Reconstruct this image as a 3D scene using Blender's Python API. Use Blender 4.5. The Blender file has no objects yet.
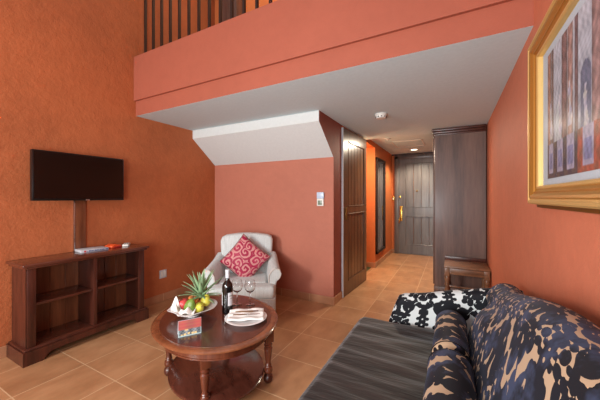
import bpy, bmesh, math, random
from math import sin, cos, pi, sqrt, atan2, exp
from mathutils import Vector, Matrix, Euler
random.seed(7)
scene = bpy.context.scene
COL = scene.collection
try:
    scene.view_settings.view_transform = 'Standard'
    scene.view_settings.look = 'None'
except Exception:
    pass

# ------------------------------------------------------------------ materials
def srgb(r, g, b):
    def f(v):
        v /= 255.0
        return v / 12.92 if v <= 0.04045 else ((v + 0.055) / 1.055) ** 2.4
    return (f(r), f(g), f(b), 1.0)

class NT:
    def __init__(s, name):
        s.m = bpy.data.materials.new(name); s.m.use_nodes = True
        s.t = s.m.node_tree; s.n = s.t.nodes; s.l = s.t.links
        s.b = s.n['Principled BSDF']
    def add(s, kind, **kw):
        n = s.n.new(kind)
        for k, v in kw.items(): setattr(n, k, v)
        return n
    def lk(s, a, b): s.l.new(a, b)
    def math(s, op, a, b=None, c=None, clamp=False):
        n = s.n.new('ShaderNodeMath'); n.operation = op; n.use_clamp = clamp
        for i, v in enumerate((a, b, c)):
            if v is None: continue
            if isinstance(v, (int, float)): n.inputs[i].default_value = v
            else: s.l.new(v, n.inputs[i])
        return n.outputs[0]
    def vmath(s, op, a, b=None):
        n = s.n.new('ShaderNodeVectorMath'); n.operation = op
        for i, v in enumerate((a, b)):
            if v is None: continue
            if isinstance(v, (tuple, list)): n.inputs[i].default_value = v
            else: s.l.new(v, n.inputs[i])
        return n.outputs[0]
    def coord(s, which='Object', scale=(1, 1, 1)):
        tc = s.add('ShaderNodeTexCoord'); mp = s.add('ShaderNodeMapping')
        mp.inputs['Scale'].default_value = scale
        s.lk(tc.outputs[which], mp.inputs['Vector'])
        return mp.outputs[0]
    def noise(s, vec, scale, detail=3, rough=0.5, dim='3D'):
        n = s.add('ShaderNodeTexNoise'); n.noise_dimensions = dim
        n.inputs['Scale'].default_value = scale; n.inputs['Detail'].default_value = detail
        n.inputs['Roughness'].default_value = rough
        s.lk(vec, n.inputs['Vector']); return n
    def ramp(s, fac, stops, interp='LINEAR'):
        r = s.add('ShaderNodeValToRGB'); r.color_ramp.interpolation = interp
        e = r.color_ramp.elements
        while len(e) < len(stops): e.new(0.5)
        for el, (p, c) in zip(e, stops): el.position = p; el.color = c
        s.lk(fac, r.inputs[0]); return r.outputs[0]
    def mix(s, fac, a, b, mode='MIX'):
        n = s.add('ShaderNodeMix', data_type='RGBA', blend_type=mode)
        for i, v in ((0, fac), (6, a), (7, b)):
            if isinstance(v, (int, float)): n.inputs[i].default_value = v
            elif isinstance(v, tuple): n.inputs[i].default_value = v
            else: s.lk(v, n.inputs[i])
        return n.outputs[2]
    def bump(s, h, strength=0.3, dist=0.01):
        n = s.add('ShaderNodeBump'); n.inputs['Strength'].default_value = strength
        n.inputs['Distance'].default_value = dist
        s.lk(h, n.inputs['Height']); s.lk(n.outputs[0], s.b.inputs['Normal'])
    def set(s, **kw):
        for k, v in kw.items():
            s.b.inputs[k.replace('_', ' ')].default_value = v
        return s

def plain(name, col, rough=0.5, metal=0.0, spec=0.5, **kw):
    t = NT(name); t.set(Base_Color=col, Roughness=rough, Metallic=metal)
    t.b.inputs['Specular IOR Level'].default_value = spec
    v = t.coord(); n = t.noise(v, 40, 2)
    c = t.mix(n.outputs['Fac'], tuple(x * 0.93 for x in col[:3]) + (1,), tuple(min(1, x * 1.05) for x in col[:3]) + (1,))
    t.lk(c, t.b.inputs['Base Color'])
    for k, x in kw.items(): t.b.inputs[k.replace('_', ' ')].default_value = x
    return t.m

def stucco(name, col, var=0.16, bumpy=0.35):
    t = NT(name); v = t.coord()
    n1 = t.noise(v, 1.6, 5, 0.6); n2 = t.noise(v, 14, 6, 0.65); n3 = t.noise(v, 55, 4, 0.6)
    lo = tuple(x * (1 - var) for x in col[:3]) + (1,); hi = tuple(min(1, x * (1 + var)) for x in col[:3]) + (1,)
    f = t.math('ADD', t.math('MULTIPLY', n1.outputs['Fac'], 0.6), t.math('MULTIPLY', n2.outputs['Fac'], 0.4))
    c = t.ramp(f, [(0.36, lo), (0.64, hi)])
    t.lk(c, t.b.inputs['Base Color']); t.set(Roughness=0.62)
    t.b.inputs['Specular IOR Level'].default_value = 0.3
    h = t.math('ADD', n2.outputs['Fac'], t.math('MULTIPLY', n3.outputs['Fac'], 0.35))
    t.bump(h, bumpy, 0.02)
    return t.m

def wood(name, dark, light, scale=(18, 18, 1.6), rough=0.35, coat=0.15, bump=0.06):
    t = NT(name); v = t.coord('Object', scale)
    n = t.noise(v, 1.0, 6, 0.6); n2 = t.noise(v, 5.0, 3, 0.6)
    f = t.math('ADD', t.math('MULTIPLY', n.outputs['Fac'], 0.7), t.math('MULTIPLY', n2.outputs['Fac'], 0.3))
    c = t.ramp(f, [(0.33, dark), (0.68, light)])
    t.lk(c, t.b.inputs['Base Color']); t.set(Roughness=rough, Coat_Weight=coat, Coat_Roughness=0.15)
    t.bump(f, bump, 0.01)
    return t.m

def tile_floor():
    t = NT('floor_tiles'); g = t.add('ShaderNodeNewGeometry'); sp = t.add('ShaderNodeSeparateXYZ')
    t.lk(g.outputs['Position'], sp.inputs[0])
    P = 0.3835
    u = t.math('DIVIDE', t.math('ADD', sp.outputs[0], 1.177 + P * 20), P)
    w = t.math('DIVIDE', t.math('ADD', sp.outputs[1], -2.97 + P * 30), P)
    def edge(a):
        f = t.math('FRACT', a)
        return t.math('MINIMUM', f, t.math('SUBTRACT', 1.0, f))
    e = t.math('MINIMUM', edge(u), edge(w))
    grout = t.math('LESS_THAN', e, 0.0085)
    fl = t.add('ShaderNodeCombineXYZ')
    t.lk(t.math('FLOOR', u), fl.inputs[0]); t.lk(t.math('FLOOR', w), fl.inputs[1])
    wn = t.add('ShaderNodeTexWhiteNoise', noise_dimensions='3D'); t.lk(fl.outputs[0], wn.inputs['Vector'])
    off = t.vmath('ADD', g.outputs['Position'], t.vmath('MULTIPLY', fl.outputs[0], (3.7, 1.9, 0)))
    st = t.add('ShaderNodeMapping'); st.inputs['Scale'].default_value = (6, 2.2, 1); t.lk(off, st.inputs['Vector'])
    n = t.noise(st.outputs[0], 1.5, 6, 0.6); n2 = t.noise(off, 3, 4, 0.55)
    f = t.math('ADD', t.math('MULTIPLY', n.outputs['Fac'], 0.55), t.math('MULTIPLY', n2.outputs['Fac'], 0.45))
    f = t.math('ADD', f, t.math('MULTIPLY', t.math('SUBTRACT', wn.outputs['Value'], 0.5), 0.09))
    c = t.ramp(f, [(0.3, srgb(150, 104, 70)), (0.5, srgb(176, 128, 90)), (0.72, srgb(198, 150, 110))])
    c = t.mix(grout, c, srgb(206, 170, 132))
    t.lk(c, t.b.inputs['Base Color'])
    t.set(Roughness=0.3); t.b.inputs['Specular IOR Level'].default_value = 0.5
    h = t.math('SUBTRACT', 1.0, grout); t.bump(h, 0.35, 0.003)
    return t.m

def damask(name, ground, motif, S=7.0, thr=0.0, rough=0.75, sheen=0.3, alt=None, leaf=1.0, lobr=0.6):
    """scrolled velvet motif on a lighter ground, in the fabric's own UV (metres)"""
    t = NT(name); tc = t.add('ShaderNodeTexCoord'); uv = tc.outputs['UV']
    n = t.noise(uv, 9, 2, 0.5)
    wv = t.vmath('MULTIPLY', t.vmath('SUBTRACT', n.outputs['Color'], (0.5, 0.5, 0.5)), (0.06, 0.06, 0))
    p = t.vmath('ADD', uv, wv)
    def voro(scale, rnd):
        v = t.add('ShaderNodeTexVoronoi', voronoi_dimensions='2D', feature='F1')
        v.inputs['Scale'].default_value = scale; v.inputs['Randomness'].default_value = rnd
        t.lk(p, v.inputs['Vector']); return v
    v = voro(S, 0.75)
    d = t.vmath('SUBTRACT', p, v.outputs['Position'])
    sp = t.add('ShaderNodeSeparateXYZ'); t.lk(d, sp.inputs[0])
    ang = t.math('ARCTAN2', sp.outputs[1], sp.outputs[0])
    sc = t.add('ShaderNodeSeparateColor'); t.lk(v.outputs['Color'], sc.inputs[0])
    ph = t.math('MULTIPLY', sc.outputs[0], 6.28)
    rr = v.outputs['Distance']
    spiral = t.math('SINE', t.math('ADD', t.math('ADD', ang, ph), t.math('MULTIPLY', rr, 17.0)))
    # leaf lobes scallop the edges of the scrolls
    v2 = voro(S * 4.2, 0.8)
    lob = t.math('MULTIPLY', t.math('SUBTRACT', 0.42, v2.outputs['Distance']), lobr)
    n2 = t.noise(p, S * 0.5, 2, 0.5)
    dens = t.math('MULTIPLY', t.math('SUBTRACT', n2.outputs['Fac'], 0.5), leaf)
    fld = t.math('ADD', t.math('ADD', spiral, lob), dens)
    m = t.math('GREATER_THAN', fld, thr)
    mo = motif
    if alt:
        n3 = t.noise(uv, 6, 3, 0.6)
        mo = t.ramp(n3.outputs['Fac'], [(0.46, motif), (0.56, alt)])
    c = t.mix(m, ground, mo)
    t.lk(c, t.b.inputs['Base Color']); t.set(Roughness=rough, Sheen_Weight=sheen, Sheen_Roughness=0.4)
    t.b.inputs['Sheen Tint'].default_value = (.6, .68, 1, 1) if name.startswith('blue') else (1, 1, 1, 1)
    t.b.inputs['Specular IOR Level'].default_value = 0.25
    t.bump(m, 0.5, 0.003)
    return t.m

M = {}
M['wall_left'] = stucco('terracotta_stucco', srgb(178, 102, 62), 0.13)
M['wall_back'] = stucco('rose_terracotta_stucco', srgb(180, 112, 92), 0.06, 0.15)
M['wall_right'] = stucco('red_terracotta_stucco', srgb(192, 112, 84), 0.09, 0.15)
M['fascia'] = stucco('balcony_plaster', srgb(158, 86, 66), 0.06, 0.12)
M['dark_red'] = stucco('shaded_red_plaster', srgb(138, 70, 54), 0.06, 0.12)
M['orange'] = stucco('orange_plaster', srgb(200, 112, 62), 0.06, 0.15)
M['ceiling'] = plain('ceiling_paint', srgb(206, 226, 232), 0.8, spec=0.2)
M['soffit'] = plain('soffit_paint', srgb(208, 214, 214), 0.8, spec=0.2)
M['floor'] = tile_floor()
def basemat():
    t = NT('baseboard_tile'); v = t.coord(); n = t.noise(v, 5, 4)
    g = t.add('ShaderNodeNewGeometry'); sp = t.add('ShaderNodeSeparateXYZ'); t.lk(g.outputs['Position'], sp.inputs[0])
    s = t.math('ADD', sp.outputs[0], sp.outputs[1])
    f = t.math('FRACT', t.math('DIVIDE', t.math('ADD', s, 20.0), 0.3835))
    gr = t.math('LESS_THAN', f, 0.013)
    c = t.ramp(n.outputs['Fac'], [(0.3, srgb(160, 110, 78)), (0.7, srgb(188, 138, 104))])
    c = t.mix(gr, c, srgb(205, 170, 135)); t.lk(c, t.b.inputs['Base Color']); t.set(Roughness=0.35)
    return t.m
M['base'] = basemat()
M['mahog'] = wood('mahogany', srgb(46, 20, 14), srgb(92, 46, 33))
M['mahog_back'] = wood('mahogany_back', srgb(84, 44, 27), srgb(134, 80, 50))
M['mahog_h'] = wood('mahogany_lengthwise', srgb(60, 28, 19), srgb(108, 58, 42), scale=(18, 1.6, 18), rough=0.25, coat=0.4)
M['table'] = wood('table_mahogany', srgb(62, 30, 22), srgb(96, 52, 40), scale=(4, 14, 14), rough=0.2, coat=0.5)
M['table_edge'] = wood('table_rim', srgb(96, 52, 32), srgb(146, 88, 56), scale=(10, 10, 10), rough=0.22, coat=0.5)
M['table_leg'] = wood('table_leg_wood', srgb(66, 28, 18), srgb(110, 56, 36), rough=0.25, coat=0.4)
M['ward'] = wood('wardrobe_wood', srgb(70, 48, 42), srgb(116, 86, 74), scale=(9, 9, 0.9), rough=0.45)
M['door'] = wood('door_wood', srgb(76, 70, 68), srgb(114, 107, 104), scale=(14, 14, 1.2), rough=0.35)
M['door_warm'] = wood('closet_door_wood', srgb(66, 42, 28), srgb(116, 80, 54), scale=(14, 14, 1.2), rough=0.3)
M['rack'] = wood('rack_wood', srgb(96, 66, 46), srgb(150, 108, 78), scale=(3, 14, 14), rough=0.4)
M['gold'] = plain('gilded_wood', srgb(190, 140, 66), 0.38, 0.75)
M['gold_light'] = plain('pale_gilt', srgb(214, 178, 112), 0.42, 0.5)
M['gold_dark'] = plain('antique_gilt', srgb(128, 84, 30), 0.42, 0.6)
M['brass'] = plain('polished_brass', srgb(224, 184, 90), 0.22, 1.0)
M['black'] = plain('black_plastic', srgb(14, 13, 14), 0.3)
M['screen'] = plain('screen_glass', srgb(8, 6, 6), 0.12)
M['white'] = plain('white_plastic', srgb(226, 226, 220), 0.4)
M['greywhite'] = plain('pale_grey_plastic', srgb(196, 200, 206), 0.4)
M['porcelain'] = plain('white_porcelain', srgb(232, 230, 230), 0.15, spec=0.6)
M['cloth'] = plain('white_linen', srgb(232, 228, 224), 0.85, spec=0.2)
M['iron'] = plain('dark_iron', srgb(46, 30, 24), 0.5, 0.3)
M['mat'] = plain('mat_board', srgb(176, 186, 196), 0.8, spec=0.1)
M['lcd'] = plain('thermostat_screen', srgb(120, 136, 118), 0.3)
M['paleblue'] = plain('pale_blue_plastic', srgb(190, 208, 230), 0.3)
M['orangepk'] = plain('orange_card', srgb(236, 92, 40), 0.5)
M['blue'] = plain('blue_print', srgb(44, 70, 130), 0.5)
M['redink'] = plain('red_print', srgb(196, 40, 50), 0.5)
M['green_mat'] = plain('green_marble', srgb(58, 74, 52), 0.3)
M['label'] = plain('bottle_label', srgb(216, 218, 222), 0.5)
M['capsule'] = plain('bottle_capsule', srgb(204, 208, 214), 0.35)
M['bottle'] = plain('dark_bottle_glass', srgb(16, 12, 12), 0.08, spec=0.8)
M['apple'] = plain('red_fruit', srgb(206, 72, 72), 0.35)
M['peach'] = plain('peach_fruit', srgb(214, 130, 74), 0.45)
M['pear'] = plain('pear_skin', srgb(206, 198, 74), 0.4)
M['greenfruit'] = plain('green_fruit', srgb(104, 132, 52), 0.4)
M['stem'] = plain('fruit_stem', srgb(84, 60, 34), 0.7)
M['pine'] = plain('pineapple_skin', srgb(150, 100, 40), 0.6)
M['leaf'] = plain('pineapple_leaf', srgb(140, 170, 128), 0.5)
M['pinkcard'] = plain('pink_card', srgb(196, 92, 84), 0.5)
M['silver'] = plain('silver_metal', srgb(190, 190, 190), 0.25, 1.0)
M['piping'] = plain('cream_piping', srgb(204, 200, 192), 0.8)
def cream():
    t = NT('cream_upholstery'); v = t.coord('Object', (1, 1, 1))
    w = t.noise(v, 160, 2); st = t.coord('Object', (60, 60, 1)); n = t.noise(st, 1, 2)
    f = t.math('ADD', t.math('MULTIPLY', w.outputs['Fac'], 0.5), t.math('MULTIPLY', n.outputs['Fac'], 0.5))
    c = t.ramp(f, [(0.35, srgb(192, 198, 196)), (0.65, srgb(216, 224, 224))])
    t.lk(c, t.b.inputs['Base Color']); t.set(Roughness=0.9, Sheen_Weight=0.2); t.b.inputs['Specular IOR Level'].default_value = 0.15
    t.bump(f, 0.2, 0.002); return t.m
M['cream'] = cream()
def velvet():
    t = NT('brown_velvet_seat'); v = t.coord('Object', (1.4, 9, 1))
    n0 = t.noise(t.coord('Object', (2, 2, 2)), 1, 2)
    n = t.noise(v, 1.8, 4, 0.55); n2 = t.noise(t.coord('Object', (3, 22, 1)), 1.2, 3)
    f = t.math('ADD', t.math('MULTIPLY', n.outputs['Fac'], 0.85), t.math('MULTIPLY', n2.outputs['Fac'], 0.15))
    c = t.ramp(f, [(0.36, srgb(31, 25, 23)), (0.64, srgb(50, 41, 38))])
    t.lk(c, t.b.inputs['Base Color']); t.set(Roughness=0.6, Sheen_Weight=0.25, Sheen_Roughness=0.35)
    t.b.inputs['Specular IOR Level'].default_value = 0.3
    t.bump(f, 0.45, 0.03); return t.m
M['velvet'] = velvet()
M['cushion'] = damask('magenta_scroll_fabric', srgb(206, 140, 138), srgb(158, 28, 66), S=9.0, thr=-0.15, alt=srgb(178, 52, 84), leaf=.8, lobr=.5, rough=0.5)
M['cushion_edge'] = plain('cushion_piping', srgb(120, 70, 60), 0.6)
def glass():
    t = NT('clear_glass'); t.set(Roughness=0.0, IOR=1.45, Transmission_Weight=1.0, Base_Color=(0.98, 0.98, 0.98, 1)); return t.m
M['glass'] = glass()
def pane():
    t = NT('picture_glass'); tr = t.add('ShaderNodeBsdfTransparent'); gl = t.add('ShaderNodeBsdfGlossy'); mx = t.add('ShaderNodeMixShader')
    gl.inputs['Roughness'].default_value = 0.3
    mx.inputs[0].default_value = .045; t.lk(tr.outputs[0], mx.inputs[1]); t.lk(gl.outputs[0], mx.inputs[2])
    out = [n for n in t.n if n.type == 'OUTPUT_MATERIAL'][0]; t.lk(mx.outputs[0], out.inputs[0]); return t.m
M['pane'] = pane()
M['mirror'] = plain('mirror_silver', (0.85, 0.85, 0.85, 1), 0.02, 1.0)
def emit(name, col, s):
    t = NT(name); t.set(Base_Color=col, Emission_Color=col, Emission_Strength=s); return t.m
M['lamp_glow'] = emit('lamp_lens', (1.0, 0.85, 0.62, 1), 9.0)
M['lamp_shade'] = emit('lamp_shade_glow', (1.0, 0.5, 0.2, 1), 2.0)
def vcol(name, rough=0.6):
    t = NT(name); a = t.add('ShaderNodeAttribute', attribute_name='Col'); t.lk(a.outputs['Color'], t.b.inputs['Base Color'])
    t.set(Roughness=rough); t.b.inputs['Specular IOR Level'].default_value = 0.2; return t.m
M['print'] = vcol('painted_print'); M['cardprint'] = vcol('card_print', 0.35)

# velvet scroll-and-leaf pattern of the sofa: signed distance of the pile motif in a half-drop repeat (metres)
import numpy as np
TW, TH_ = .34, .46
def pattern_discs():
    D, Lt = [], []                                   # dark discs, light discs
    rnd = random.Random(11)
    def stroke(lst, pts, r0, r1):
        n = len(pts)
        for i, (x, y) in enumerate(pts): lst.append((x, y, r0 + (r1 - r0) * i / (n - 1)))
    def spiral(cx, cy, a0, turns, R0, R1, sgn, n=44):
        return [(cx + (R0 + (R1 - R0) * i / n) * cos(a0 + sgn * turns * 2 * pi * i / n), cy + (R0 + (R1 - R0) * i / n) * sin(a0 + sgn * turns * 2 * pi * i / n)) for i in range(n + 1)]
    for mx in (1, -1):
        # palmette
        for k in range(5):
            a = .15 + k * .36
            D.append((mx * .050 * cos(a), .02 + .060 * sin(a), .0175))
            D.append((mx * .085 * cos(a + .12), .02 + .100 * sin(a + .12), .0165))
        for k in range(4):
            a = -.25 - k * .42; D.append((mx * .052 * cos(a), .0 + .050 * sin(a), .016))
        # big curl
        sp = spiral(mx * .108, -.050, pi / 2, 1.35, .048, .008, mx)
        stroke(D, sp, .0085, .0075); D.append((mx * .108, -.050, .011))
        for k in range(9):
            a = pi / 2 - mx * (.2 + k * .40); D.append((mx * .108 + .066 * cos(a), -.050 + .066 * sin(a), .0125 + .003 * sin(k * 2.1)))
        # stem rising from the curl with leaves
        st = [(mx * (.150 + .035 * sin(t * 3.0 + .3)), -.05 + .26 * t) for t in [i / 40 for i in range(41)]]
        stroke(D, st, .0085, .006)
        for k in range(6):
            x, y = st[5 + k * 6]; D.append((x - mx * .020, y + .010, .0125)); D.append((x + mx * .019, y - .004, .011))
        # upper small curl
        sp = spiral(mx * .055, .165, -pi / 2, 1.15, .034, .006, mx); stroke(D, sp, .0075, .007); D.append((mx * .055, .165, .009))
        for k in range(5):
            a = .3 + k * .5; D.append((mx * (.055 + .046 * cos(a)), .165 + .046 * sin(a), .0115))
        # light veins cut in the pile
        stroke(Lt, [(mx * (.018 + .055 * t), .03 + .075 * t + .018 * sin(t * 4)) for t in [i / 16 for i in range(17)]], .0035, .001)
        stroke(Lt, [(mx * (.03 + .05 * t), -.015 - .045 * t * t) for t in [i / 14 for i in range(15)]], .003, .001)
    D.append((0, .02, .030)); D.append((0, .075, .022)); D.append((0, .118, .015)); D.append((0, -.06, .013)); D.append((0, -.085, .010))
    return D, Lt
PD, PL = pattern_discs()
def pattern_sdf(U, V, discs):
    U = np.asarray(U); V = np.asarray(V); best = np.full(U.shape, -1.0); light = np.full(U.shape, -1.0)
    w = .010 * np.sin(U * 19 + 1) ; z = .010 * np.sin(V * 17)
    U = U + z; V = V + w
    for (ox, oy) in ((0, 0), (TW / 2, TH_ / 2)):
        for lst, tgt in ((discs, 'd'), (PL, 'l')):
            for (cx, cy, r) in lst:
                du = (U - ox - cx + TW / 2) % TW - TW / 2; dv = (V - oy - cy + TH_ / 2) % TH_ - TH_ / 2
                q = r - np.sqrt(du * du + dv * dv)
                if tgt == 'd': np.maximum(best, q, out=best)
                else: np.maximum(light, q, out=light)
    return np.minimum(best, -light - .0015)
def fill_gaps(limit, rmax, gap):
    """small leaves grown into the widest bare patches of the ground"""
    gu, gv = np.meshgrid(np.linspace(-TW / 2, TW / 2, 86)[:-1], np.linspace(-TH_ / 2, TH_ / 2, 116)[:-1])
    best = np.full(gu.shape, -1.0)
    def put(cx, cy, r):
        for (ox, oy) in ((0, 0), (TW / 2, TH_ / 2)):
            du = (gu - ox - cx + TW / 2) % TW - TW / 2; dv = (gv - oy - cy + TH_ / 2) % TH_ - TH_ / 2
            np.maximum(best, r - np.sqrt(du * du + dv * dv), out=best)
    for d in PD: put(*d)
    for k in range(120):
        i = int(np.argmin(best)); m = -best.flat[i]
        if m < limit: break
        cx, cy = float(gu.flat[i]), float(gv.flat[i]); r = min(rmax, m - gap); PD.append((cx, cy, r)); put(cx, cy, r)
PD0 = list(PD)
fill_gaps(.0155, .020, .0045)
def add_pattern(o, scale=1.0, off=(0, 0), grow=.0016, discs=None):
    me = o.data; uvl = me.uv_layers.active.data; n = len(me.vertices)
    U = np.zeros(n); V = np.zeros(n)
    for lp in me.loops:
        uv = uvl[lp.index].uv; U[lp.vertex_index] = uv[0]; V[lp.vertex_index] = uv[1]
    f = pattern_sdf(U / scale + off[0], V / scale + off[1], discs or PD) + grow
    at_ = me.attributes.new('pile', 'FLOAT', 'POINT'); at_.data.foreach_set('value', f.astype(np.float32))
def pile_velvet(name, ground, motif, alt=None, lo=.46, hi=.56):
    t = NT(name); a = t.add('ShaderNodeAttribute', attribute_name='pile'); m = t.math('GREATER_THAN', a.outputs['Fac'], 0.0)
    mo = motif
    if alt:
        n3 = t.noise(t.coord('Object'), 9, 4, 0.65); mo = t.ramp(n3.outputs['Fac'], [(lo, motif), (hi, alt)])  # alt patches put the sheen of the brushed pile into the motif colour
    c = t.mix(m, ground, mo); t.lk(c, t.b.inputs['Base Color']); t.set(Roughness=.7, Sheen_Weight=.06, Sheen_Roughness=.4)
    t.b.inputs['Sheen Tint'].default_value = (.6, .68, 1, 1); t.b.inputs['Specular IOR Level'].default_value = .25
    return t.m
M['sofa_back'] = pile_velvet('blue_black_damask', srgb(176, 148, 120), srgb(13, 14, 21), srgb(52, 60, 84), .48, .62)
M['sofa_arm'] = pile_velvet('black_white_damask', srgb(196, 200, 200), srgb(14, 15, 22))

# ------------------------------------------------------------------ mesh helpers
def bm_new(): return bmesh.new()
def box(bm, x0, x1, y0, y1, z0, z1, bev=0.0, seg=2):
    r = bmesh.ops.create_cube(bm, size=1.0)
    vs = r['verts']
    for v in vs:
        v.co = Vector((x0 + (v.co.x + .5) * (x1 - x0), y0 + (v.co.y + .5) * (y1 - y0), z0 + (v.co.z + .5) * (z1 - z0)))
    if bev > 0:
        es = list({e for v in vs for e in v.link_edges})
        bmesh.ops.bevel(bm, geom=es, offset=bev, segments=seg, affect='EDGES', profile=0.5)
def prism(bm, pts, axis, a0, a1, bev=0.0, seg=2):
    """extrude a 2-D polygon; axis is the extrusion axis"""
    def mk(p, a):
        if axis == 'x': return Vector((a, p[0], p[1]))
        if axis == 'y': return Vector((p[0], a, p[1]))
        return Vector((p[0], p[1], a))
    A = [bm.verts.new(mk(p, a0)) for p in pts]; B = [bm.verts.new(mk(p, a1)) for p in pts]
    n = len(pts)
    fs = [bm.faces.new(A), bm.faces.new(B[::-1])]
    for i in range(n):
        fs.append(bm.faces.new((A[i], B[i], B[(i + 1) % n], A[(i + 1) % n])))
    bmesh.ops.recalc_face_normals(bm, faces=fs)
    if bev > 0:
        es = list(set(fs[0].edges) | set(fs[1].edges))
        bmesh.ops.bevel(bm, geom=es, offset=bev, segments=seg, affect='EDGES', profile=0.5)
def lathe(bm, prof, c=(0, 0, 0), n=24, sx=1, sy=1, cap=True, mat=None):
    rings = []
    for r, z in prof:
        rings.append([bm.verts.new(Vector((c[0] + max(r, 1e-4) * sx * cos(2 * pi * k / n), c[1] + max(r, 1e-4) * sy * sin(2 * pi * k / n), c[2] + z))) for k in range(n)])
    fs = []
    for a, b in zip(rings, rings[1:]):
        for k in range(n):
            fs.append(bm.faces.new((a[k], a[(k + 1) % n], b[(k + 1) % n], b[k])))
    if cap:
        fs.append(bm.faces.new(rings[0][::-1])); fs.append(bm.faces.new(rings[-1]))
    bmesh.ops.recalc_face_normals(bm, faces=fs)
    if mat is not None:
        for v in {v for r in rings for v in r}: v.co = mat @ v.co
    return rings
def tube(bm, pts, r, n=10, radii=None):
    pts = [Vector(p) for p in pts]; rings = []
    for i, p in enumerate(pts):
        d = (pts[min(i + 1, len(pts) - 1)] - pts[max(i - 1, 0)]).normalized()
        u = d.orthogonal().normalized() if i == 0 else (u - d * u.dot(d)).normalized()
        w = d.cross(u); rad = radii[i] if radii else r
        rings.append([bm.verts.new(p + (u * cos(2 * pi * k / n) + w * sin(2 * pi * k / n)) * rad) for k in range(n)])
    fs = []
    for a, b in zip(rings, rings[1:]):
        for k in range(n): fs.append(bm.faces.new((a[k], a[(k + 1) % n], b[(k + 1) % n], b[k])))
    fs.append(bm.faces.new(rings[0][::-1])); fs.append(bm.faces.new(rings[-1]))
    bmesh.ops.recalc_face_normals(bm, faces=fs)
def grid(bm, fn, nu, nv, uvfn=None, close_u=False):
    uvl = bm.loops.layers.uv.verify()
    V = [[bm.verts.new(Vector(fn(i / nu, j / nv))) for j in range(nv + 1)] for i in range(nu + 1)]
    fs = []
    for i in range(nu):
        for j in range(nv):
            q = ((i, j), (i + 1, j), (i + 1, j + 1), (i, j + 1))
            f = bm.faces.new([V[a][b] for a, b in q]); fs.append(f)
            if uvfn:
                for lp, (a, b) in zip(f.loops, q): lp[uvl].uv = uvfn(a / nu, b / nv)
    return V, fs
def obj(name, bm, mat, parent=None, local=False, smooth=True, mods=None, angle=40):
    me = bpy.data.meshes.new(name)
    if parent is not None and not local:
        root = parent
        inv = None
        mw = Matrix.Identity(4); p = root
        while p is not None:
            mw = Matrix.LocRotScale(p.location, p.rotation_euler, None) @ mw; p = p.parent
        bmesh.ops.transform(bm, matrix=mw.inverted(), verts=bm.verts)
    bm.to_mesh(me); bm.free()
    for m in (mat if isinstance(mat, (list, tuple)) else [mat]): me.materials.append(m)
    if smooth:
        for p in me.polygons: p.use_smooth = True
        try: me.set_sharp_from_angle(angle=math.radians(angle))
        except Exception: pass
    o = bpy.data.objects.new(name, me); COL.objects.link(o)
    if parent is not None: o.parent = parent
    return o
def thing(name, label, cat, loc=(0, 0, 0), rotz=0, group=None):
    o = bpy.data.objects.new(name, None); COL.objects.link(o); o.empty_display_size = 0.05
    o.location = loc; o.rotation_euler = (0, 0, rotz); tag(o, label, cat, group); return o
def tag(o, label, cat, group=None):
    o['label'] = label; o['category'] = cat
    if group: o['group'] = group
    return o
def struct(name, bm, m, parent=None, smooth=False):
    o = obj(name, bm, m, parent, smooth=smooth)
    if parent is None: o['kind'] = 'structure'
    return o
def add_solo(name, bm, m, label, cat, group=None, **kw):
    return tag(obj(name, bm, m, **kw), label, cat, group)
def subsurf(o, lv=1):
    m = o.modifiers.new('sub', 'SUBSURF'); m.levels = lv; m.render_levels = lv

# ------------------------------------------------------------------ key dimensions
XL, XR, YB, YE = -2.97, 0.36, 2.955, 6.4      # left wall, right wall, wall behind the armchair, entry wall
XC = -1.17                                     # left side of the passage
CZ, CZ2 = 2.07, 2.14                           # ceiling, raised ceiling of the passage
YF = 1.805                                      # face of the balcony
TOP = 5.0; YN = -2.6

# floor
b = bm_new(); box(b, XL - .2, XR + .2, YN, YE + .2, -0.1, 0.0); struct('floor', b, M['floor'])
b = bm_new(); box(b, XL - .15, XL, YN, YB + .15, 0, TOP); struct('wall_left', b, M['wall_left'])
b = bm_new(); box(b, XR, XR + .15, YN, YE + .15, 0, TOP); struct('wall_right', b, M['wall_right'])
# wall behind the armchair with the return into the passage
b = bm_new(); box(b, XL, XC, YB, YB + .25, 0, CZ); struct('wall_back', b, [M['wall_back']])
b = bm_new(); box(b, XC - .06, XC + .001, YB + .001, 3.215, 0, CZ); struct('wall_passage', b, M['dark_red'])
# upstairs wall seen between the balusters
b = bm_new(); box(b, XL, XR, YB, YB + .15, CZ + .2, TOP); struct('wall_loft', b, M['orange'])
# balcony: beam face, upper band, slab
b = bm_new()
box(b, XL, XR, YF + .012, YF + .17, CZ + .0003, 2.224)
box(b, XL, XR, YF - .012, YF + .17, 2.224, 2.69, 0.004)
struct('wall_balcony', b, M['fascia'])
b = bm_new(); box(b, XL, XR, YF + .013, 4.2, CZ, CZ + .18); struct('ceiling', b, M['ceiling'])
b = bm_new(); box(b, XC - .9, XR, 4.2, YE, CZ2, CZ2 + .12); struct('ceiling_passage', b, M['ceiling'])
# sloping soffit under the stairs
b = bm_new(); prism(b, [(2.565, CZ + .002), (2.565, 1.965), (YB + .001, 1.655), (YB + .001, CZ + .002)], 'x', XL + .001, XC - .002)
struct('ceiling_soffit', b, M['soffit'])
b = bm_new(); prism(b, [(2.565, CZ + .001), (2.565, 1.965), (YB, 1.655), (YB, CZ + .001)], 'x', XC - .002, XC + .002)
struct('wall_stair', b, M['dark_red'])
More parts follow.
